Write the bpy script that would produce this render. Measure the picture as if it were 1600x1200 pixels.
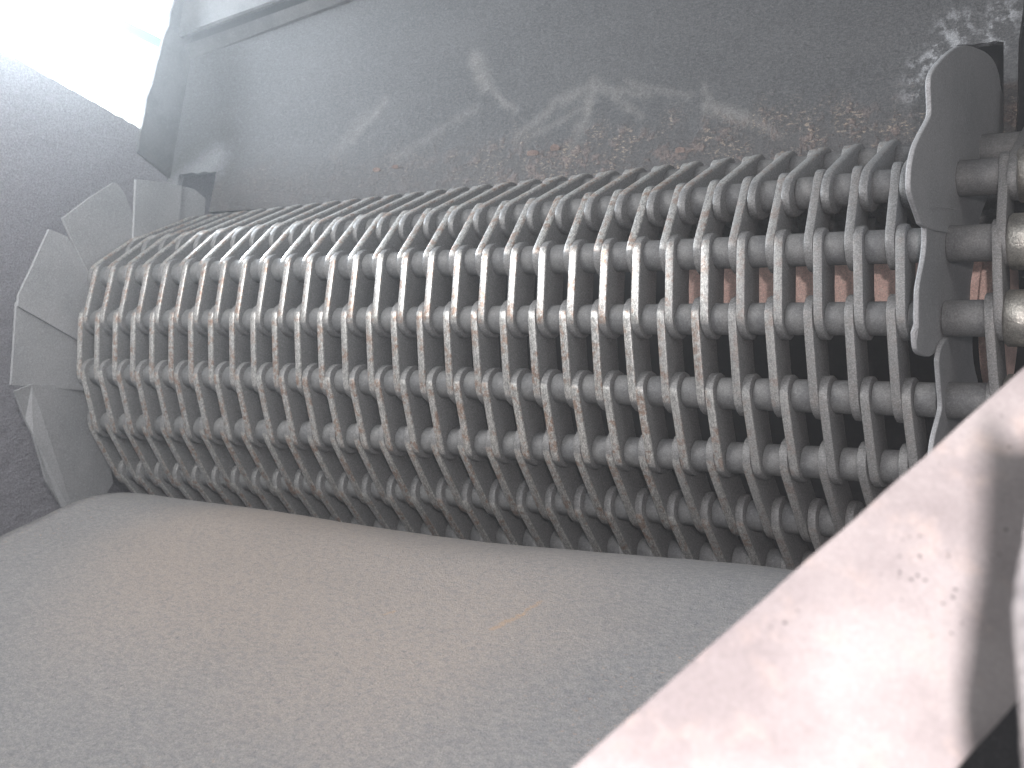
import bpy, bmesh, math, random
from mathutils import Vector, Matrix, noise

random.seed(11)
S = 0.03                      # one column pitch of the belt = 30 mm; builders work in column pitches
sc = bpy.context.scene
for o in list(bpy.data.objects):
    bpy.data.objects.remove(o)
COL = sc.collection

# ------------------------------------------------------------------ camera
RGT = Vector((0.84774, 0.52558, 0.07148))
DWN = Vector((0.02869, 0.08913, -0.99561))
FWD = Vector((-0.52964, 0.84606, 0.06048))
CAMP = Vector((6.823, -35.477, -3.920))
cam = bpy.data.cameras.new('camera'); camo = bpy.data.objects.new('camera', cam); COL.objects.link(camo)
M = Matrix.Identity(4)
for i in range(3):
    M[i][0] = RGT[i]; M[i][1] = -DWN[i]; M[i][2] = -FWD[i]; M[i][3] = CAMP[i]*S
camo.matrix_world = M
cam.sensor_width = 36.0; cam.lens = 40.5
cam.clip_start = 0.005; cam.clip_end = 100
cam.dof.use_dof = True; cam.dof.focus_distance = 29*S; cam.dof.aperture_fstop = 16
sc.camera = camo

# ------------------------------------------------------------------ world and light
w = bpy.data.worlds.new('World'); sc.world = w; w.use_nodes = True
bg = w.node_tree.nodes['Background']; bg.inputs[0].default_value = (0.80, 0.90, 1.0, 1); bg.inputs[1].default_value = 0.08

def lamp(name, kind, loc, power, color, target=None, size=None, sizey=None, radius=None):
    l = bpy.data.lights.new(name, kind); l.energy = power; l.color = color
    if kind == 'AREA':
        l.shape = 'RECTANGLE'; l.size = size*S; l.size_y = (sizey or size)*S
    if radius: l.shadow_soft_size = radius*S
    o = bpy.data.objects.new(name, l); COL.objects.link(o); o.location = Vector(loc)*S
    if target is not None:
        o.rotation_euler = (Vector(target)-Vector(loc)).to_track_quat('-Z', 'Y').to_euler()
    return o
FLASH = CAMP + RGT*1.2 - DWN*1.9 + FWD*0.3
lamp('camera_flash', 'POINT', FLASH, 11.0, (1.0, 0.93, 0.92), radius=0.28)
lamp('daylight_from_opening', 'AREA', (-24, -29, 13), 5.5, (1.0, 0.99, 0.97), target=(-22, -4, 0), size=14, sizey=9)
BACK = CAMP+(RGT*((-190-800)/1800)+DWN*((-20-600)/1800)+FWD)*56
lamp('daylight_through_gap', 'AREA', BACK, 37.0, (0.84, 0.92, 1.0), target=(-8, -20, -4), size=14, sizey=10)
lamp('daylight_from_hatch', 'AREA', (15, -31, 15), 1.5, (1.0, 0.98, 0.95), target=(-8, -6, 0), size=14, sizey=10)

lamp('left_wing_fill', 'AREA', (-8, -38, 10), 3.0, (0.97, 0.98, 1.0), target=(-30, -6, 0), size=10, sizey=10)  # added fill to brighten the left wings; no such source known

sc.view_settings.view_transform = 'Standard'; sc.view_settings.look = 'None'
sc.view_settings.exposure = 0.25; sc.view_settings.gamma = 1.0
sc.render.engine = 'CYCLES'
sc.cycles.use_denoising = True
sc.cycles.max_bounces = 4; sc.cycles.diffuse_bounces = 3; sc.cycles.glossy_bounces = 2; sc.cycles.volume_bounces = 1
sc.cycles.sample_clamp_indirect = 4.0

# ------------------------------------------------------------------ helpers
def mesh_obj(name, verts, faces, mat, parent=None, smooth=False, scale=True):
    me = bpy.data.meshes.new(name)
    me.from_pydata([tuple(Vector(v)*S) if scale else tuple(v) for v in verts], [], faces)
    me.update()
    if mat: me.materials.append(mat)
    if smooth:
        for p in me.polygons: p.use_smooth = True
    return link(name, me, parent)
def link(name, me, parent=None):
    o = bpy.data.objects.new(name, me); COL.objects.link(o)
    if parent: o.parent = parent
    return o
def bm_obj(name, bm, mat, parent=None, smooth=False):
    me = bpy.data.meshes.new(name)
    bmesh.ops.recalc_face_normals(bm, faces=bm.faces[:])
    bm.to_mesh(me); bm.free()
    for v in me.vertices: v.co = v.co*S
    me.materials.append(mat)
    if smooth:
        for p in me.polygons: p.use_smooth = True
    return link(name, me, parent)
def thing(name, label, cat, loc=(0, 0, 0)):
    o = bpy.data.objects.new(name, None); COL.objects.link(o); o.location = Vector(loc)*S
    o.empty_display_size = 0.02
    o['label'] = label; o['category'] = cat
    return o
def tag(o, label, cat):
    o['label'] = label; o['category'] = cat; return o
def prism_x(outline, x0, x1, bevel=0.0, seg=2):
    """closed (y,z) outline extruded along X."""
    bm = bmesh.new()
    a = [bm.verts.new((x0, y, z)) for y, z in outline]
    b = [bm.verts.new((x1, y, z)) for y, z in outline]
    n = len(a)
    bm.faces.new(a); bm.faces.new(b[::-1])
    for i in range(n): bm.faces.new((a[i], b[i], b[(i+1) % n], a[(i+1) % n]))
    bmesh.ops.recalc_face_normals(bm, faces=bm.faces[:])
    if bevel:
        es = [e for e in bm.edges if len(e.link_faces) == 2 and e.calc_face_angle(0) > 1.0 and abs(e.verts[0].co.x-e.verts[1].co.x) < 1e-6]
        bmesh.ops.bevel(bm, geom=es, offset=bevel, segments=seg, affect='EDGES', profile=0.5)
    return bm
def slab(outline, o, ux, uy, un, t, bevel=0.0):
    """flat polygon with thickness t along un: outline in (u,v)."""
    bm = bmesh.new()
    a = [bm.verts.new(o+ux*u+uy*v) for u, v in outline]
    b = [bm.verts.new(o+ux*u+uy*v+un*t) for u, v in outline]
    n = len(a)
    bm.faces.new(a); bm.faces.new(b[::-1])
    for i in range(n): bm.faces.new((a[i], b[i], b[(i+1) % n], a[(i+1) % n]))
    bmesh.ops.recalc_face_normals(bm, faces=bm.faces[:])
    if bevel:
        bmesh.ops.bevel(bm, geom=[e for e in bm.edges if e.calc_face_angle(0) > 0.8], offset=bevel, segments=2, affect='EDGES')
    return bm
def cyl_x(r, x0, x1, n=20, chamfer=0.03):
    prof = [(x0, r-chamfer), (x0+chamfer, r), (x1-chamfer, r), (x1, r-chamfer)]
    vs = []; fs = []
    for x, rr in prof:
        for i in range(n):
            a = 2*math.pi*i/n; vs.append((x, rr*math.cos(a), rr*math.sin(a)))
    for k in range(3):
        for i in range(n):
            j = (i+1) % n; fs.append((k*n+i, k*n+j, (k+1)*n+j, (k+1)*n+i))
    fs.append(tuple(range(n-1, -1, -1))); fs.append(tuple(range(3*n, 4*n)))
    return vs, fs

# ------------------------------------------------------------------ material helpers
class NT:
    def __init__(s, name):
        s.m = bpy.data.materials.new(name); s.m.use_nodes = True
        s.t = s.m.node_tree; s.n = s.t.nodes; s.l = s.t.links
        s.b = s.n['Principled BSDF']
    def node(s, typ, **kw):
        n = s.n.new(typ)
        for k, v in kw.items(): setattr(n, k, v)
        return n
    def link(s, a, b): s.l.new(a, b)
    def val(s, sock, v):
        if hasattr(v, 'links'): s.link(v, sock)
        elif isinstance(v, tuple) and len(v) == 3 and sock.type == 'RGBA': sock.default_value = (*v, 1)
        else: sock.default_value = v
    def coord(s, which='Object'):
        return s.node('ShaderNodeTexCoord').outputs[which]
    def rnd(s):
        return s.node('ShaderNodeObjectInfo').outputs['Random']
    def vshift(s, vec, amount):
        a = s.node('ShaderNodeVectorMath', operation='ADD')
        sc_ = s.node('ShaderNodeVectorMath', operation='SCALE'); sc_.inputs[0].default_value = (37., 91., 53.)
        s.link(amount, sc_.inputs['Scale']); s.link(vec, a.inputs[0]); s.link(sc_.outputs[0], a.inputs[1])
        return a.outputs[0]
    def mapping(s, vec, scale=(1, 1, 1), rot=(0, 0, 0), loc=(0, 0, 0)):
        m = s.node('ShaderNodeMapping'); m.inputs['Scale'].default_value = scale; m.inputs['Rotation'].default_value = rot
        m.inputs['Location'].default_value = loc; s.link(vec, m.inputs[0]); return m.outputs[0]
    def noise(s, vec, scale, detail=4, rough=0.55, dist=0.0):
        n = s.node('ShaderNodeTexNoise'); n.inputs['Scale'].default_value = scale; n.inputs['Detail'].default_value = detail
        n.inputs['Roughness'].default_value = rough; n.inputs['Distortion'].default_value = dist
        s.link(vec, n.inputs['Vector']); return n.outputs['Fac']
    def voro(s, vec, scale, feature='F1'):
        n = s.node('ShaderNodeTexVoronoi', feature=feature); n.inputs['Scale'].default_value = scale
        s.link(vec, n.inputs['Vector']); return n.outputs['Distance']
    def ramp(s, fac, lo, hi, a=0.0, b=1.0):
        n = s.node('ShaderNodeMapRange', interpolation_type='SMOOTHSTEP')
        s.val(n.inputs['Value'], fac); n.inputs['From Min'].default_value = lo; n.inputs['From Max'].default_value = hi
        n.inputs['To Min'].default_value = a; n.inputs['To Max'].default_value = b; return n.outputs[0]
    def math(s, op, a, b=0.0, clamp=False):
        n = s.node('ShaderNodeMath', operation=op); n.use_clamp = clamp
        s.val(n.inputs[0], a); s.val(n.inputs[1], b); return n.outputs[0]
    def mix(s, fac, a, b):
        n = s.node('ShaderNodeMix', data_type='RGBA'); s.val(n.inputs[0], fac); s.val(n.inputs[6], a); s.val(n.inputs[7], b)
        return n.outputs[2]
    def sep(s, vec):
        n = s.node('ShaderNodeSeparateXYZ'); s.link(vec, n.inputs[0]); return n.outputs
    def bump(s, h, strength, dist):
        n = s.node('ShaderNodeBump'); n.inputs['Strength'].default_value = strength; n.inputs['Distance'].default_value = dist
        s.link(h, n.inputs['Height']); s.link(n.outputs[0], s.b.inputs['Normal'])
    def grain(s, color, vec, amount=.35, scale=1000):
        g = s.noise(vec, scale, 2, .8)
        n = s.node('ShaderNodeMix', data_type='RGBA', blend_type='MULTIPLY'); n.inputs[0].default_value = 1.0
        s.val(n.inputs[6], color)
        c = s.node('ShaderNodeCombineColor'); v = s.ramp(g, .25, .75, 1-amount, 1+amount)
        for i in range(3): s.link(v, c.inputs[i])
        s.link(c.outputs[0], n.inputs[7]); return n.outputs[2]
    def out(s, color=None, rough=None, metal=None, spec=None):
        for k, v in (('Base Color', color), ('Roughness', rough), ('Metallic', metal), ('Specular IOR Level', spec)):
            if v is not None: s.val(s.b.inputs[k], v)
        return s.m

# lengths inside materials are metres: U(x) turns pitches into metres
U = lambda x: x*S

def mat_link():
    t = NT('blasted_link_steel')
    oc = t.coord(); v = t.vshift(oc, t.rnd())
    info = t.node('ShaderNodeObjectInfo')
    wear = t.sep(info.outputs['Color'])[0]
    n1 = t.noise(v, 60, 5); n2 = t.noise(v, 600, 3, .7); n3 = t.noise(v, 140, 4, .6)
    base = t.mix(n1, (0.125, 0.127, 0.132), (0.21, 0.207, 0.207))
    base = t.mix(t.ramp(n2, .35, .75), base, (0.25, 0.247, 0.245))
    z = t.sep(oc)[2]
    outer = t.ramp(z, U(.485), U(.56))                    # rubbed outer edge of the link
    bright = t.mix(t.ramp(t.noise(t.mapping(v, (3, 1, 1)), 320, 4, .7), .32, .68), (0.30, 0.295, 0.29), (0.78, 0.77, 0.74))
    rust = t.math('MULTIPLY', t.ramp(n1, .44, .56), t.ramp(t.noise(t.vshift(oc, t.rnd()), 220, 4), .40, .62))
    edge = t.mix(t.math('MULTIPLY', rust, .62), bright, (0.34, 0.155, 0.07))
    fac = t.math('MULTIPLY', outer, wear)
    col = t.mix(fac, base, edge)
    col = t.grain(col, v, .35, 900)
    t.bump(t.math('ADD', t.math('MULTIPLY', n2, .5), n3), .30, U(.03))
    return t.out(col, t.ramp(fac, 0, 1, .58, .38), t.ramp(fac, 0, 1, .25, .6), .4)
def mat_dull(name, lo, hi, scale=60, rough=.6, metal=.15, grain=500, bump=.25):
    t = NT(name)
    oc = t.coord(); v = t.vshift(oc, t.rnd())
    n1 = t.noise(v, scale, 5); n2 = t.noise(v, grain, 3, .7)
    col = t.mix(t.ramp(n1, .3, .7), lo, hi)
    col = t.mix(t.math('MULTIPLY', t.ramp(n2, .45, .8), .5), col, tuple(min(1, c*1.5) for c in hi))
    col = t.grain(col, v, .28, 950)
    t.bump(t.math('ADD', n2, n1), bump, U(.03))
    return t.out(col, rough, metal, .4)
M_LINK = mat_link()
M_BUSH = mat_dull('dusty_bushing_steel', (0.12, 0.122, 0.127), (0.18, 0.18, 0.18), 50, .62, .15)
M_WING = mat_dull('shot_blasted_wing_plate', (0.275, 0.28, 0.29), (0.345, 0.345, 0.355), 14, .62, .1, 450, .18)
M_ROLL = mat_dull('polished_roller_steel', (0.30, 0.285, 0.26), (0.52, 0.50, 0.46), 70, .42, .85, 500, .6)
M_PINK = mat_dull('pink_primer_rust', (0.66, 0.43, 0.38), (0.78, 0.54, 0.47), 45, .75, 0, 300, .3)
M_DARK = mat_dull('shade_dark_steel', (0.018, 0.018, 0.022), (0.035, 0.034, 0.036), 20, .8, 0)  # near-black colour stands in for the shade inside the machine

# ------------------------------------------------------------------ belt geometry
H = 0.575; TH = 0.235; SH = 0.1445
# path of the outer rim of the links in the (y, z) plane at the right (x = 0) and left (x = -30) end, pins -1 .. 5
OUT_R = [(-3.75, 5.42), (-6.55, 3.95), (-7.56, 1.95), (-7.66, -.03), (-7.24, -2.05), (-6.60, -3.84), (-5.15, -5.42)]
OUT_L = [(-2.45, 4.95), (-5.10, 3.56), (-6.98, 2.06), (-7.45, .04), (-7.40, -2.10), (-6.72, -4.08), (-5.38, -5.92)]
def pin_path(out):
    """pin centres: the rim path pulled in by the half width, run on at both ends."""
    P = [Vector((0, *q)) for q in out]; C = {}
    for i, p in enumerate(P):
        t = (P[min(i+1, len(P)-1)]-P[max(i-1, 0)]).normalized()
        n = Vector((0, t.z, -t.y))
        if n.y > 0: n = -n
        C[i-1] = p - n*.545
    step = 1.95
    for k, a in zip(range(6, 12), (46, 56, 66, 78, 88, 96)):
        a = math.radians(a); C[k] = C[k-1]+Vector((0, math.sin(a), -math.cos(a)))*step
    for k, a in zip(range(-2, -7, -1), (86, 90, 91, 92, 92)):
        a = math.radians(a); C[k] = C[k+1]+Vector((0, math.sin(a), math.cos(a)))*step
    return C
PR, PL = pin_path(OUT_R), pin_path(OUT_L)
L = sum((PR[k+1]-PR[k]).length for k in range(0, 5))/5
def pin(k, x=0.0):
    return PR[k].lerp(PL[k], -x/30.0)
def shx(k): return SH*(k-2)
NCOL = 31
def wear_of(j): return 0.10 if j < 3 else (0.3 if j < 5 else (0.6 if j < 7 else 1.0))

belt = thing('link_belt', 'wide grey steel link belt with rows of pinned plates curving over a drum', 'link belt')

def link_mesh():
    """stadium plate; local x = thickness (sheared), y = along the link (+ towards the next pin), z = outwards."""
    ns = 8; pts = []
    for i in range(ns+1):
        a = math.pi/2 - math.pi*i/ns; pts.append((L/2+H*math.cos(a), H*math.sin(a)))
    for i in range(ns+1):
        a = -math.pi/2 - math.pi*i/ns; pts.append((-L/2+H*math.cos(a), H*math.sin(a)))
    # slight waist along the straight sides
    out = []
    for i, q in enumerate(pts):
        out.append(q)
        if i == ns: out.append((0, -H+.02))
    out.append((0, H+.004))
    bm = prism_x(out, 0, TH, 0.035, 2)
    for v in bm.verts: v.co.x += SH/L*v.co.y
    me = bpy.data.meshes.new('link_plate'); bmesh.ops.recalc_face_normals(bm, faces=bm.faces[:])
    bm.to_mesh(me); bm.free()
    for v in me.vertices: v.co = v.co*S
    me.materials.append(M_LINK)
    for p in me.polygons: p.use_smooth = True
    me.set_sharp_from_angle(angle=math.radians(28))
    return me
LM = link_mesh()
def link_matrix(k, xc):
    """plate of the link between pins k and k+1 whose face starts at xc."""
    a, b = pin(k, xc), pin(k+1, xc)
    ln = (b-a).length
    ey = (b-a).normalized(); ez = Vector((0, ey.z, -ey.y))
    m = Matrix.Identity(4)
    for i in range(3): m[i][0] = (1, 0, 0)[i]; m[i][1] = ey[i]*ln/L; m[i][2] = ez[i]
    c = (a+b)/2
    m[0][3] = xc*S; m[1][3] = c.y*S; m[2][3] = c.z*S
    return m
# outward normal check: for link 2-3 (going down the front) outwards is -Y
_m = link_matrix(2, 0)
FLIP = -1 if _m[1][2] > 0 else 1
def place_link(k, xc, wear):
    o = link('link_plate', LM, belt)
    m = link_matrix(k, xc)
    if FLIP < 0:
        m = m @ Matrix.Rotation(math.pi, 4, 'Y')
    # hand-made slack: a degree or so of difference between plates
    o.matrix_world = m @ Matrix.Rotation(random.uniform(-.012, .012), 4, 'Z') @ Matrix.Translation((random.uniform(-.012, .012)*S, 0, 0))
    o.color = (wear*random.uniform(.8, 1.0), 0, 0, 1)
    return o
VISLINKS = range(-1, 7)
hidden = bmesh.new()
def add_hidden(k, xc):
    me = LM; m = link_matrix(k, xc)
    if FLIP < 0: m = m @ Matrix.Rotation(math.pi, 4, 'Y')
    base = [hidden.verts.new(m @ v.co) for v in me.vertices]
    for p in me.polygons: hidden.faces.new([base[i] for i in p.vertices])
for k in list(range(-5, 10)):
    for j in range(NCOL):
        x0 = -j + (shx(k)+shx(k+1))/2
        xc = x0-TH-.004 if k % 2 == 0 else x0+.004
        if FLIP < 0: xc += TH
        if k in VISLINKS: place_link(k, xc, wear_of(j))
        else: add_hidden(k, xc)
me = bpy.data.meshes.new('hidden_links'); hidden.to_mesh(me); hidden.free(); me.materials.append(M_LINK)
ho = link('lower_link_plates', me, belt); ho['kind'] = 'stuff'; ho.color = (.3, 0, 0, 1)

# bushings between the columns
vs, fs = cyl_x(0.42, 0, 1-2*TH-.02, 24, .02)
BM_ = bpy.data.meshes.new('bushing'); BM_.from_pydata([tuple(Vector(v)*S) for v in vs], [], fs)
BM_.materials.append(M_BUSH)
for p in BM_.polygons: p.use_smooth = len(p.vertices) == 4
for k in range(-1, 7):
    for j in range(NCOL):
        x = -j+shx(k)+TH+.01; p = pin(k, x+.25)
        o = link('bushing', BM_, belt); o.location = (S*x, p.y*S, p.z*S)
        o.rotation_euler = (random.uniform(0, 6), 0, 0)
for k in range(-5, 10):
    vs, fs = cyl_x(0.30, -NCOL+.62+shx(k), 3.4, 12)
    vs = [Vector(v)+pin(k, v[0]) for v in vs]
    o = mesh_obj('pin', vs, fs, M_BUSH, belt, True)
# chain side beyond the wings: bushings, plates, rollers
vs, fs = cyl_x(0.44, 1.02, 2.03, 20, .02)
B2 = None
for k in range(-4, 7):
    p = pin(k, 2.3)
    if B2 is None:
        o = mesh_obj('end_bushing', vs, fs, M_BUSH, belt, True); B2 = o.data
        v2, f2 = cyl_x(0.66, 2.37, 3.05, 32, .06); o2 = mesh_obj('guide_roller', v2, f2, M_ROLL, belt, True); R2 = o2.data
    else:
        o = link('end_bushing', B2, belt); o2 = link('guide_roller', R2, belt)
    o.location = p*S; o2.location = p*S
    for xs in (2.05, 3.12):
        x = xs + (0 if k % 2 == 0 else .0)
        pl = place_link(k, (x+(TH if FLIP < 0 else 0)), .05)
        pl.location.x += (0.0 if k % 2 else .0)
        pl.name = 'chain_plate'
        pl.matrix_world = pl.matrix_world @ Matrix.Diagonal((.95, 1, 1, 1))
        if k % 2: pl.location.x += .07*S

# ------------------------------------------------------------------ side wings
LW = {
 'a': ([(-2.93, 6.25), (-1.92, 6.3), (-1.27, 6.03), (-1.30, 4.88), (-1.5, 3.6), (-3.2, 3.6)], -.10),
 'b': ([(-5.06, 5.97), (-3.64, 6.18), (-2.69, 6.25), (-2.74, 4.6), (-2.9, 3.2), (-4.9, 2.6)], .02),
 'c': ([(-4.7, 2.8), (-5.05, 4.66), (-5.5, 5.35), (-5.87, 5.62), (-6.06, 5.58), (-7.1, 4.72), (-8.15, 3.73), (-7.7, 3.06), (-6.41, 1.43), (-5.6, .9)], -.12),
 'd': ([(-5.6, .9), (-6.41, 1.60), (-7.70, 3.12), (-8.51, 3.24), (-9.0, 1.89), (-9.5, 0.57), (-9.48, 0.19), (-6.9, -0.74), (-6.0, -1.0)], -.26),
 'e': ([(-5.9, -.4), (-6.91, -0.60), (-9.47, 0.34), (-9.4, -1.26), (-9.35, -2.71), (-6.46, -2.65), (-5.6, -2.7)], -.38),
 'f': ([(-5.6, -2.5), (-6.5, -2.50), (-8.6, -2.62), (-9.24, -2.93), (-8.63, -3.9), (-8.29, -4.48), (-7.46, -6.25), (-6.81, -7.02), (-5.79, -8.33), (-4.4, -6.2)], -.52),
}
for nm, (pts, dx) in LW.items():
    cy = sum(p[0] for p in pts)/len(pts); cz = sum(p[1] for p in pts)/len(pts)
    bm = prism_x(pts, -30.75+dx, -30.63+dx, 0)
    # springy flare: the rim leans a little outwards, each plate by its own amount
    k1 = random.uniform(-.05, .03)
    for v in bm.verts:
        r = math.hypot(v.co.y, v.co.z); v.co.x += k1*(r-6.5)
        if nm == 'f': v.co.x += .10*math.sin(v.co.z*2.1)*max(0, r-6.5)/3
    o = bm_obj('side_wing', bm, M_WING, belt)
    if nm == 'f': o['label'] = 'creased wing plate with a bright bent corner'
RW = {
 'A': ([(1.48, 7.04), (1.07, 7.61), (-.2, 7.5), (-1.26, 7.28), (-1.82, 7.75), (-3.15, 7.76), (-5.33, 7.23), (-6.86, 6.74), (-8.21, 6.04), (-9.3, 5.34), (-9.59, 5.0), (-9.45, 4.6), (-9.35, 4.28), (-9.75, 3.95), (-10.29, 3.51), (-10.64, 3.15), (-10.84, 2.73), (-10.85, 2.4), (-10.77, 2.17), (-10.2, 1.9), (-9.59, 1.6), (-4.2, 2.6), (-3.43, 3.31), (-0.92, 5.24)], .0),
 'B': ([(-9.63, 2.25), (-9.4, 1.9), (-9.25, 1.53), (-9.31, 1.1), (-9.52, .7), (-9.7, 0.32), (-9.66, -.05), (-9.61, -0.37), (-9.45, -.8), (-9.27, -1.07), (-8.5, -1.05), (-7.98, -0.99), (-6.0, -.3), (-4.05, 0.4), (-4.33, 1.19), (-3.97, 1.84), (-3.5, 2.87), (-3.49, 3.3)], -.025),
 'C': ([(-8.15, -0.8), (-7.7, -1.6), (-7.42, -2.0), (-7.40, -2.2), (-7.77, -2.55), (-8.07, -2.96), (-8.1, -3.5), (-7.91, -4.27), (-6.5, -6.2), (-3.0, -6.0), (-2.43, -4.25), (-2.61, -1.32), (-4.06, -0.61), (-4.18, 0.58), (-6.2, -.1)], .06),
}
for nm, (pts, dx) in RW.items():
    for _ in range(2):          # pressed sheet: round the outline off
        pts = [q for a, b in zip(pts, pts[1:]+pts[:1]) for q in ((a[0]*.75+b[0]*.25, a[1]*.75+b[1]*.25), (a[0]*.25+b[0]*.75, a[1]*.25+b[1]*.75))]
    bm = prism_x(pts, .93+dx, 1.05+dx, .03, 2)
    # joggle: the lower end of each wing is pressed outwards to lap the next one
    for v in bm.verts:
        r = math.hypot(v.co.y, v.co.z)
        v.co.x += -.035*max(0, r-8.2)**1.0
        if nm == 'B' and v.co.z < -.6 and v.co.y < -7: v.co.x -= .07
    o = bm_obj('side_wing', bm, M_WING, belt)

# ------------------------------------------------------------------ inside the drum
drum = thing('drive_shaft', 'pink rusted bar and hub disc seen through the gaps between the links', 'shaft')
bm = prism_x([(-2.6, .45), (-2.6, 2.6), (-1.4, 2.6), (-1.4, .45)], -7.6, 1.0, .05)
bm_obj('cross_bar', bm, M_PINK, drum)
bm = prism_x([(2.4*math.cos(a)-1.4, 2.4*math.sin(a)+.9) for a in [2*math.pi*i/40 for i in range(40)]], 1.15, 1.45, .04)
o = bm_obj('hub_disc', bm, M_PINK, drum)
# ------------------------------------------------------------------ rear plate with its cut-outs, flange and return
LEAN = 0.1
WO = Vector((0, -1.5-.7, 0)); WU = Vector((1, 0, 0)); WV = Vector((0, LEAN, 1)); WN = Vector((0, 1, -LEAN)).normalized()

def seg_dist(t, x, z, a, b):
    """distance of (x,z) sockets to a segment, all in metres."""
    ax, az = a; bx, bz = b; dx, dz = bx-ax, bz-az; l2 = dx*dx+dz*dz
    px = t.math('SUBTRACT', x, ax); pz = t.math('SUBTRACT', z, az)
    h = t.math('DIVIDE', t.math('ADD', t.math('MULTIPLY', px, dx), t.math('MULTIPLY', pz, dz)), l2, True)
    ex = t.math('SUBTRACT', px, t.math('MULTIPLY', h, dx)); ez = t.math('SUBTRACT', pz, t.math('MULTIPLY', h, dz))
    return t.math('SQRT', t.math('ADD', t.math('MULTIPLY', ex, ex), t.math('MULTIPLY', ez, ez)))
def mat_wall():
    t = NT('sooty_rear_plate')
    oc = t.coord(); s = t.sep(oc); X, Z = s[0], s[2]
    g = t.mapping(oc, (1, 1, 2.4))
    n1 = t.noise(g, 9, 6, .6); n2 = t.noise(g, 230, 4, .7); n3 = t.noise(oc, 30, 6, .65, .6); n4 = t.noise(oc, 75, 5, .7)
    col = t.mix(n1, (0.048, 0.050, 0.054), (0.095, 0.095, 0.098))
    col = t.mix(t.math('MULTIPLY', t.ramp(n2, .38, .68), .7), col, (0.118, 0.12, 0.124))
    # wiped dust smears
    sm = None
    wob = t.math('MULTIPLY', t.math('SUBTRACT', n3, .5), U(.9))
    Xw = t.math('ADD', X, wob); Zw = t.math('ADD', Z, t.math('MULTIPLY', t.math('SUBTRACT', n4, .5), U(.5)))
    for a, b, wd, st in [((-17.3, 10.6), (-16.6, 9.4), .30, .8), ((-16.6, 9.4), (-15.2, 8.3), .15, .7),
                         ((-12.08, 9.06), (-12.3, 7.9), .22, .8), ((-12.3, 7.9), (-12.75, 6.6), .28, .6),
                         ((-12.08, 9.06), (-10.2, 7.6), .16, .6), ((-15.0, 7.3), (-13.5, 8.45), .20, .6), ((-13.5, 8.45), (-12.06, 8.9), .28, .6),
                         ((-14.6, 7.2), (-12.4, 8.2), .16, .5), ((-12.0, 8.8), (-9.9, 8.35), .16, .6), ((-10.9, 8.9), (-8.5, 8.15), .14, .5),
                         ((-8.0, 8.4), (-7.7, 7.6), .2, .5), ((-7.9, 7.75), (-5.9, 6.95), .22, .9), ((-5.9, 6.95), (-5.3, 6.5), .16, .8),
                         ((-22.8, 7.9), (-21.3, 9.35), .22, .5), ((-20.3, 7.0), (-17, 8.6), .22, .4), ((-23.5, 7.4), (-22.2, 8.8), .3, .35)]:
        d = seg_dist(t, Xw, Zw, (U(a[0]), U(a[1])), (U(b[0]), U(b[1])))
        f = t.math('MULTIPLY', t.ramp(d, 0, U(wd*1.7), 1, 0), st)
        sm = f if sm is None else t.math('MAXIMUM', sm, f)
    sm = t.math('MULTIPLY', sm, t.ramp(n4, .25, .6, .35, 1))
    col = t.mix(t.math('MULTIPLY', sm, .5), col, (0.27, 0.262, 0.25))
    # flaking rust and pale scale along the foot of the plate
    foot = t.ramp(t.math('SUBTRACT', Z, t.math('MULTIPLY', t.math('SUBTRACT', n3, .5), U(4.2))), U(7.9), U(6.2))
    side = t.ramp(X, U(-21), U(-11), .15, 1)
    fl = t.math('MULTIPLY', t.math('MULTIPLY', t.ramp(n4, .50, .62), foot), side)
    col = t.mix(t.math('MULTIPLY', foot, .40), col, (0.075, 0.068, 0.066))
    col = t.mix(t.math('MULTIPLY', fl, .42), col, (0.25, 0.185, 0.165))
    fl2 = t.math('MULTIPLY', t.math('MULTIPLY', t.ramp(n2, .54, .62), t.ramp(n3, .47, .56)), t.math('MULTIPLY', foot, side))
    col = t.mix(t.math('MULTIPLY', fl2, .8), col, (0.36, 0.29, 0.23))
    # white lime crust round the right cut-out and left cut-out
    for cx, cz, rr in ((-.95, 7.9, 1.1), (-.4, 9.1, .9), (.9, 9.3, .8)):
        d = seg_dist(t, Xw, Zw, (U(cx), U(cz-.3)), (U(cx+.1), U(cz+.3)))
        f = t.math('MULTIPLY', t.ramp(d, U(.1), U(rr), 1, 0), t.ramp(n4, .46, .60))
        col = t.mix(t.math('MULTIPLY', f, .6), col, (0.42, 0.43, 0.45))
    d = seg_dist(t, Xw, Zw, (U(-32.7), U(6.2)), (U(-30.2), U(7.6)))
    col = t.mix(t.math('MULTIPLY', t.ramp(d, 0, U(1.2), 1, 0), .5), col, (0.34, 0.36, 0.39))
    col = t.grain(col, oc, .4, 700)
    t.bump(t.math('ADD', t.math('MULTIPLY', n2, .8), t.math('ADD', n4, t.math('MULTIPLY', fl, 1.5))), .6, U(.07))
    return t.out(col, .72, 0, .3)
M_WALL = mat_wall()
rear = thing('rear_casing_plate', 'dark grey steel casing plate above the belt with rust and dust smears', 'casing plate', (0, 0, 0))
def jag(a, b, n, amp):
    r = [a]
    for i in range(1, n):
        f = i/n; r.append((a[0]+(b[0]-a[0])*f+random.uniform(-amp, amp), a[1]+(b[1]-a[1])*f+random.uniform(-amp, amp)))
    return r
ol = [(-33.2, 4.9)] + [(-32.27, 4.9)] + jag((-32.27, 7.15), (-30.0, 7.13), 6, .05) + jag((-30.0, 7.13), (-30.05, 4.9), 5, .04)
ol += jag((-.75, 4.9), (-.78, 7.7), 8, .06) + jag((-.78, 7.7), (-.2, 8.75), 6, .07) + jag((-.2, 8.8), (1.27, 8.72), 7, .05)
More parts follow.
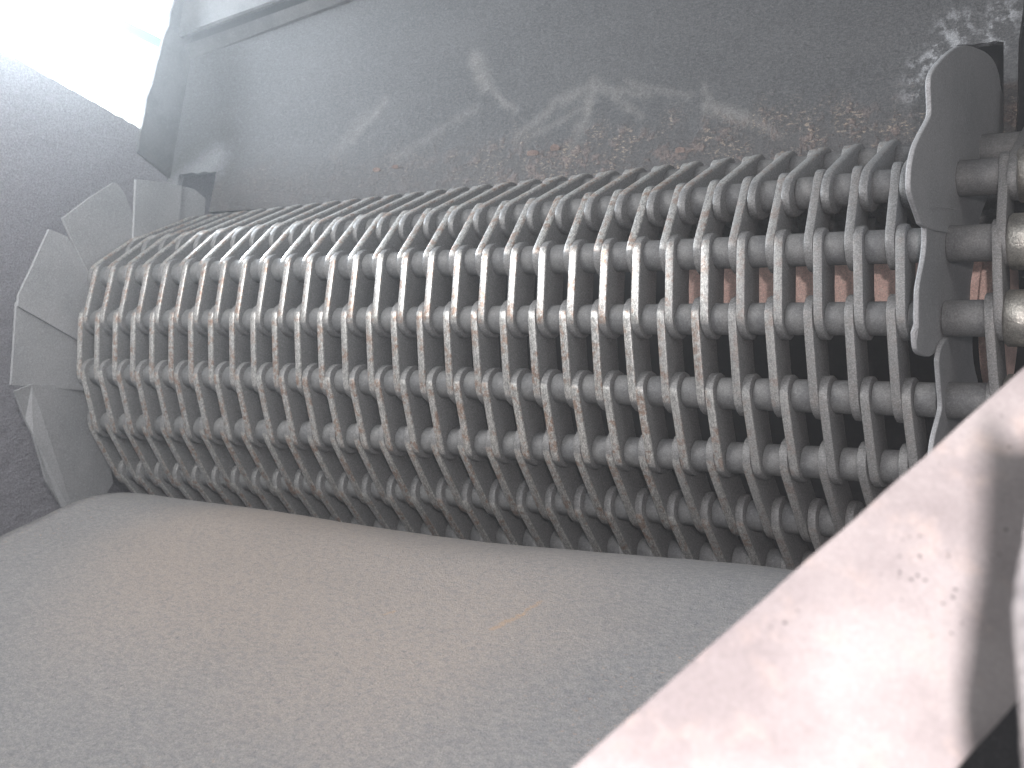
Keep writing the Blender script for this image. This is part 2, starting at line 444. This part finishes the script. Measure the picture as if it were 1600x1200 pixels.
ol += [(1.27, 4.9), (1.50, 4.9)] + jag((1.52, 5.2), (1.48, 10.5), 6, .05) + [(1.55, 17.9), (-33.2, 12.6)]
bm = slab(ol, WO, WU, WV, WN, .25)
bm_obj('plate', bm, M_WALL, rear)
# rounded lip along the top, then the overlapping upper plate
M_FRAME = mat_dull('worn_frame_steel', (0.055, 0.055, 0.058), (0.10, 0.098, 0.098), 22, .7, 0, 260, .5)
def strip(name, a0, b0, a1, b1, n0, n1, mat, parent, t=.2, bev=.04):
    """quad strip on the rear plate from edge a0-b0 to edge a1-b1, standing n0/n1 proud."""
    P = lambda q, n: WO+WU*q[0]+WV*q[1]-WN*n
    bm = bmesh.new()
    f = [bm.verts.new(P(a0, n0)), bm.verts.new(P(b0, n0)), bm.verts.new(P(b1, n1)), bm.verts.new(P(a1, n1))]
    k = [bm.verts.new(v.co+WN*t) for v in f]
    bm.faces.new(f); bm.faces.new(k[::-1])
    for i in range(4): bm.faces.new((f[i], k[i], k[(i+1) % 4], f[(i+1) % 4]))
    bmesh.ops.recalc_face_normals(bm, faces=bm.faces[:])
    bmesh.ops.bevel(bm, geom=bm.edges[:], offset=bev, segments=2, affect='EDGES')
    return bm_obj(name, bm, mat, parent)
strip('top_lip', (-32.95, 12.42), (1.5, 17.65), (-33.0, 12.95), (1.5, 17.75), .02, .55, M_FRAME, rear, .25, .08)
strip('upper_plate', (-33.45, 13.10), (1.5, 17.85), (-33.0, 16.9), (1.5, 21), .9, .9, M_FRAME, rear, .3, .06)
strip('backing_strip', (-33.0, 12.6), (1.5, 17.6), (-33.0, 16.6), (1.5, 20), .12, .12, M_DARK, rear, .1, .02)  # dark strip stands in for the recess shadow above the lip
# return at the left end of the plate, facing right
ret = [(-1.50, 7.02), (-0.6, 12.40), (-0.6, 13.35), (-0.8, 16.5), (-2.07, 15.0)]
le = [(-1.9, 16.5)] + jag((-2.07, 15.0), (-2.75, 11.8), 7, .06) + jag((-2.75, 11.8), (-3.0, 10.2), 3, .03) + [(-3.12, 10.15)] + jag((-3.14, 9.9), (-3.24, 8.65), 3, .04) + [(-3.3, 8.5), (-3.36, 7.71)]
bm = prism_x(ret[:4]+le, -32.95, -32.8, .02)
bm_obj('end_return', bm, M_FRAME, rear)
# lifted flakes of scale on the plate
for (x, z, r) in ((-14.24, 6.65, .26), (-13.37, 6.76, .24), (-21.2, 6.55, .2), (-20.3, 6.6, .16), (-8.6, 6.3, .22)):
    pts = [(r*math.cos(a)*random.uniform(.7, 1.2), .55*r*math.sin(a)*random.uniform(.7, 1.2)) for a in [i*math.pi/4 for i in range(8)]]
    o3 = WO+WU*x+WV*z-WN*.05
    bm = slab(pts, o3, WU, (WV-WN*.7).normalized(), WN, .03)
    bm_obj('scale_flake', bm, mat_dull('scale_flake', (.17, .13, .12), (.26, .20, .18), 120, .8, 0), rear)

# ------------------------------------------------------------------ left casing wall, rough cast liner
def mat_liner():
    t = NT('rough_cast_liner')
    oc = t.coord(); g = t.mapping(oc, (1, 1.0, 1.7), (math.radians(28), 0, 0))
    n1 = t.noise(g, 170, 6, .7); n2 = t.noise(g, 520, 4, .7); n0 = t.noise(oc, 6, 3)
    col = t.mix(n1, (0.25, 0.248, 0.28), (0.45, 0.445, 0.485))
    col = t.mix(t.math('MULTIPLY', n0, .3), col, (0.30, 0.26, 0.28))
    col = t.grain(col, oc, .35, 500)
    t.bump(t.math('ADD', n1, t.math('MULTIPLY', n2, .5)), .9, U(.22))
    return t.out(col, .55, .1, .5)
M_LINER = mat_liner()
ny, nz = 170, 150
vs = []; fs = []
top = lambda y: 8.78 + (-3.08-y)*0.165
y0_, y1_ = -24.0, 3.0
for i in range(ny+1):
    y = y0_+(y1_-y0_)*i/ny
    for k in range(nz+1):
        z = -14+(top(y)+14)*k/nz
        d = .045*noise.fractal(Vector((y*2.2+z*.9, z*3.0-y, 3)), 1.0, 2.0, 4)
        zz = z + (.06*noise.noise(Vector((y*3, 1, 5))) if k == nz else 0)
        vs.append((-33.0+d, y, zz))
for i in range(ny):
    for k in range(nz):
        a = i*(nz+1)+k; fs.append((a, a+nz+1, a+nz+2, a+1))
n0 = len(vs)
# thickness: back sheet and top rim
rim0 = [i*(nz+1)+nz for i in range(ny+1)]
for i in rim0: vs.append((-33.9, vs[i][1], vs[i][2]-.05))
for i in range(ny): fs.append((rim0[i], rim0[i+1], n0+i+1, n0+i))
bot = [i*(nz+1) for i in range(ny+1)]; n1_ = len(vs)
for i in bot: vs.append((-33.9, vs[i][1], vs[i][2]))
for i in range(ny): fs.append((n0+i, n0+i+1, n1_+i+1, n1_+i))
o = mesh_obj('side_liner', vs, fs, M_LINER, None, True)
tag(o, 'rough pitted dark casing wall behind the fan of wing plates', 'casing wall')

# ------------------------------------------------------------------ curved guide sheet in front
def mat_sheet():
    t = NT('brown_tinged_sheet_steel')
    oc = t.coord()
    g = t.mapping(oc, (1.0, 1.6, 1.6), (0, 0, math.radians(25)))
    n0 = t.noise(oc, 3.2, 4, .5); n1 = t.noise(g, 190, 6, .72, .2); n2 = t.noise(g, 230, 5, .7); n3 = t.noise(oc, 900, 2, .6)
    n5 = t.noise(t.mapping(oc, (2.2, .6, .6), (0, 0, math.radians(-40))), 150, 3, .6)
    col = t.mix(t.ramp(n1, .34, .66), (0.18, 0.18, 0.188), (0.26, 0.253, 0.25))
    sx = t.sep(oc)
    stain = t.ramp(t.math('ADD', seg_dist(t, sx[0], sx[1], (U(-17), U(-10.5)), (U(-9), U(-13.5))), t.math('MULTIPLY', t.math('SUBTRACT', n0, .5), U(9))), U(.5), U(6.5), 1, 0)
    warm = t.math('MULTIPLY', stain, t.ramp(n1, .25, .62, .25, 1))
    col = t.mix(t.math('MULTIPLY', warm, .7), col, (0.345, 0.285, 0.245))
    rs = t.math('MULTIPLY', t.ramp(n2, .60, .68), t.ramp(n0, .38, .56))
    col = t.mix(t.math('MULTIPLY', rs, .55), col, (0.42, 0.26, 0.16))
    dk = t.math('MULTIPLY', t.ramp(n5, .36, .28), t.ramp(n1, .6, .4))
    col = t.mix(t.math('MULTIPLY', dk, .75), col, (0.12, 0.12, 0.135))
    col = t.grain(col, oc, .22, 800)
    s = t.sep(oc)
    # two longer rust scrapes
    for a, b, wd in (((-6.82, -13.75), (-6.50, -13.1), .13), ((-6.50, -13.1), (-6.40, -12.5), .09), ((-9.85, -13.7), (-9.7, -13.55), .08)):
        d = seg_dist(t, t.math('ADD', s[0], t.math('MULTIPLY', t.math('SUBTRACT', n2, .5), U(.5))), s[1], (U(a[0]), U(a[1])), (U(b[0]), U(b[1])))
        col = t.mix(t.math('MULTIPLY', t.ramp(d, 0, U(wd), 1, 0), .6), col, (0.42, 0.27, 0.16))
    sp = t.ramp(t.voro(oc, 260), .05, .02)
    keep = t.ramp(t.noise(oc, 70, 2), .60, .64)
    col = t.mix(t.math('MULTIPLY', sp, keep), col, (.75, .76, .78))
    t.bump(t.math('ADD', n2, t.math('MULTIPLY', n3, 1.0)), .45, U(.05))
    return t.out(col, .6, .1, .45)
prof = [(-5.6, -8.2), (-6.0, -7.2), (-6.6, -6.62), (-7.3, -6.32), (-8.1, -6.19), (-9.0, -6.17), (-9.9, -6.25), (-10.7, -6.43), (-11.5, -6.72), (-12.4, -7.10), (-13.5, -7.56), (-15.0, -8.25), (-17, -9.2), (-20, -10.8), (-24, -13.2), (-29, -16.6), (-34, -20.5)]
def resample(p, n):
    d = [0]
    for a, b in zip(p, p[1:]): d.append(d[-1]+math.hypot(b[0]-a[0], b[1]-a[1]))
    r = []
    for i in range(n):
        s_ = d[-1]*i/(n-1); k = max(0, min(len(p)-2, next((q for q in range(len(d)-1) if d[q+1] >= s_-1e-9), len(p)-2)))
        f = (s_-d[k])/(d[k+1]-d[k])
        # catmull-rom
        p0 = p[max(0, k-1)]; p1 = p[k]; p2 = p[k+1]; p3 = p[min(len(p)-1, k+2)]
        r.append(tuple(.5*((2*p1[c])+(-p0[c]+p2[c])*f+(2*p0[c]-5*p1[c]+4*p2[c]-p3[c])*f*f+(-p0[c]+3*p1[c]-3*p2[c]+p3[c])*f**3) for c in (0, 1)))
    return r
pr = resample(prof, 90)
xs = [-25+28.5*i/60 for i in range(61)]
vs = []; fs = []
for i, x in enumerate(xs):
    for k, (y, z) in enumerate(pr):
        d = .05*noise.noise(Vector((x*.25, y*.3, z*.3)))+.012*noise.noise(Vector((x*1.2, y*1.2, 7)))
        d -= .26*math.exp(-((x+12.5)/6.5)**2)
        vs.append((x, y, z+d))
n = len(pr)
for i in range(len(xs)-1):
    for k in range(n-1): a = i*n+k; fs.append((a, a+1, a+n+1, a+n))
o = mesh_obj('guide_sheet', vs, fs, mat_sheet(), None, True)
sol = o.modifiers.new('thickness', 'SOLIDIFY'); sol.thickness = .2*S; sol.offset = -1 
tag(o, 'large curved grey sheet with brown rust mottling in the foreground', 'guide sheet')

# ------------------------------------------------------------------ pale deflector plate close to the camera
def at(x, y, d):
    return CAMP + (RGT*((x-800)/1800)+DWN*((y-600)/1800)+FWD)*d
def mat_deflector():
    t = NT('scoured_pale_steel')
    oc = t.coord()
    n0 = t.noise(oc, 22, 4); n1 = t.noise(oc, 90, 5, .6); n2 = t.noise(oc, 420, 3, .7)
    col = t.mix(t.ramp(n0, .3, .7), (0.225, 0.197, 0.20), (0.33, 0.297, 0.297))
    col = t.mix(t.math('MULTIPLY', t.ramp(n1, .5, .75), .6), col, (0.38, 0.31, 0.285))
    pit = t.math('MULTIPLY', t.ramp(t.voro(oc, 330), .22, .10), t.ramp(t.noise(oc, 30, 2), .55, .62))
    col = t.mix(pit, col, (0.05, 0.045, 0.05))
    col = t.mix(t.math('MULTIPLY', t.ramp(n2, .6, .8), .4), col, (0.29, 0.275, 0.28))
    col = t.grain(col, oc, .12, 800)
    t.bump(t.math('SUBTRACT', t.math('ADD', t.math('MULTIPLY', n2, .4), n1), pit), .25, U(.02))
    return t.out(col, .6, .05, .4)
E_ = [(1660, 530, 11.8), (1600, 583, 11.5), (1500, 671, 11.2), (1400, 760, 10.9), (1280, 866, 10.5), (1150, 981, 10.0), (1020, 1097, 9.5), (905, 1199, 9.1), (780, 1310, 8.7)]
B_ = [(1690, 560, 11.6), (1680, 640, 11.3), (1670, 720, 11.0), (1660, 820, 10.7), (1640, 920, 10.3), (1620, 1020, 9.9), (1588, 1096, 9.6), (1492, 1200, 9.2), (1380, 1310, 8.9)]
def poly_at(P, u):
    f = u*(len(P)-1); k = min(int(f), len(P)-2); f -= k
    return [P[k][c]+(P[k+1][c]-P[k][c])*f for c in range(3)]
vs = []; fs = []; NU, NV = 64, 24
for i in range(NU+1):
    u = i/NU; a = poly_at(E_, u); b = poly_at(B_, u)
    A = at(*a); Bp = at(*b)
    for k in range(NV+1):
        v = k/NV
        p = A.lerp(Bp, v)
        bulge = .10*math.sin(math.pi*v)+.04*noise.noise(p*1.3)
        p = p - FWD*bulge
        vs.append(p)
for i in range(NU):
    for k in range(NV): a = i*(NV+1)+k; fs.append((a, a+NV+1, a+NV+2, a+1))
o = mesh_obj('deflector_plate', vs, fs, mat_deflector(), None, True)
sol = o.modifiers.new('thickness', 'SOLIDIFY'); sol.thickness = .16*S; sol.offset = 0
bv = o.modifiers.new('edge', 'BEVEL'); bv.width = .06*S; bv.segments = 3; bv.limit_method = 'ANGLE'; bv.angle_limit = 1.0
tag(o, 'pale glaring diagonal steel plate close up in the lower right corner', 'plate')
# ragged door edge at the right margin
edge = [(1645, 480), (1635, 620), (1622, 720), (1606, 800), (1595, 860), (1586, 910), (1580, 960), (1584, 1010), (1589, 1060), (1593, 1120), (1597, 1200), (1602, 1320)]
pts = []
for (x0, y0), (x1, y1) in zip(edge, edge[1:]):
    for f in range(8):
        pts.append((x0+(x1-x0)*f/8+random.uniform(-1.6, 1.6), y0+(y1-y0)*f/8))
vs = [at(x, y, 7.0) for x, y in pts]; n = len(vs)
vs += [at(x+2.5, y, 6.72) for x, y in pts]
vs += [at(1900, y, 6.3) for x, y in pts]
vs += [at(x+6, y, 7.5) for x, y in pts]
fs = []
for i in range(n-1):
    fs += [(i, i+1, n+i+1, n+i), (n+i, n+i+1, 2*n+i+1, 2*n+i), (3*n+i, 3*n+i+1, i+1, i)]
o = mesh_obj('door_edge', vs, fs, mat_dull('torch_cut_edge', (.07, .067, .07), (.13, .125, .125), 80, .7, 0, 400, .5))
tag(o, 'ragged pale door edge along the right margin of the opening', 'door edge')
# added dark block filling in the shade under the deflector
bm = bmesh.new()
c = [at(1330, 1150, 13), at(1760, 1010, 13), at(1760, 1400, 12), at(1330, 1400, 12)]
f = [bm.verts.new(p) for p in c]; k = [bm.verts.new(p+FWD*1.2) for p in c]
bm.faces.new(f); bm.faces.new(k[::-1])
for i in range(4): bm.faces.new((f[i], k[i], k[(i+1) % 4], f[(i+1) % 4]))
o = bm_obj('shade_block', bm, M_DARK); tag(o, 'added dark block standing in for shade below the pale diagonal plate', 'filler block')

# ------------------------------------------------------------------ interior behind the belt (setting)
def box(name, lo, hi, mat):
    x0, y0, z0 = lo; x1, y1, z1 = hi
    v = [(x0, y0, z0), (x1, y0, z0), (x1, y1, z0), (x0, y1, z0), (x0, y0, z1), (x1, y0, z1), (x1, y1, z1), (x0, y1, z1)]
    o = mesh_obj(name, v, [(0, 3, 2, 1), (4, 5, 6, 7), (0, 1, 5, 4), (1, 2, 6, 5), (2, 3, 7, 6), (3, 0, 4, 7)], mat)
    o['kind'] = 'structure'; return o
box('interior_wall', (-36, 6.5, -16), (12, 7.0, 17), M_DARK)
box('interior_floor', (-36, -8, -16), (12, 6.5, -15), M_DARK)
box('dark_infill_wall', (1.75, -1.0, 2), (9, -.6, 17), M_DARK)  # added dark wall, blackens the view right of the rear plate

# ------------------------------------------------------------------ bright daylight beyond the opening
t = NT('translucent_daylight_panel')
t.b.inputs['Base Color'].default_value = (.8, .85, .83, 1)
t.b.inputs['Emission Color'].default_value = (.96, 1.0, .98, 1); t.b.inputs['Emission Strength'].default_value = 2.2
M_SKY = t.m; M_SKY.cycles.emission_sampling = 'NONE'
t = NT('glowing_green_bar'); t.out((.55, .74, .58), .6)
t.b.inputs['Emission Color'].default_value = (.50, 1.0, .60, 1); t.b.inputs['Emission Strength'].default_value = .22  # green glow added to keep the bar visible; it is no lamp
M_BAR = t.m; M_BAR.cycles.emission_sampling = 'NONE'
def quad(name, c, th, back, mat):
    bm = bmesh.new(); f = [bm.verts.new(p) for p in c]; k = [bm.verts.new(p+back*th) for p in c]
    bm.faces.new(f); bm.faces.new(k[::-1])
    for i in range(4): bm.faces.new((f[i], k[i], k[(i+1) % 4], f[(i+1) % 4]))
    return bm_obj(name, bm, mat)
o = quad('skylight_panel', [at(-700, -350, 92), at(330, 115, 92), at(330, 700, 92), at(-700, 700, 92)], .5, FWD, M_SKY)
tag(o, 'glaring white daylight panel below the pale green bar', 'skylight')
o = quad('skylight_panel', [at(-500, -900, 92), at(600, -900, 92), at(600, 240, 92), at(-500, -257, 92)], .5, FWD, M_SKY)
o.location = FWD*S*3
tag(o, 'white daylight panel above the pale green bar', 'skylight')
o = quad('glazing_bar', [at(-400, -255, 90), at(340, 102, 90), at(340, 119, 90), at(-400, -240, 90)], .6, FWD, M_BAR)
tag(o, 'pale green bar slanting between the bright daylight panels', 'glazing bar')

# ------------------------------------------------------------------ dusty air, also standing in for lens glare at the left
lo, hi = (-36.5, -40, -22), (13, 9, 22)
o = box('haze', lo, hi, None)
o['kind'] = 'stuff'
m = bpy.data.materials.new('dusty_air'); m.use_nodes = True; nt = m.node_tree; nt.nodes.clear()
pv = nt.nodes.new('ShaderNodeVolumePrincipled'); pv.inputs['Color'].default_value = (.92, .96, 1, 1); pv.inputs['Density'].default_value = 0.070
pv.inputs['Anisotropy'].default_value = 0.84
ou = nt.nodes.new('ShaderNodeOutputMaterial'); nt.links.new(pv.outputs[0], ou.inputs['Volume'])
o.data.materials.clear(); o.data.materials.append(m)
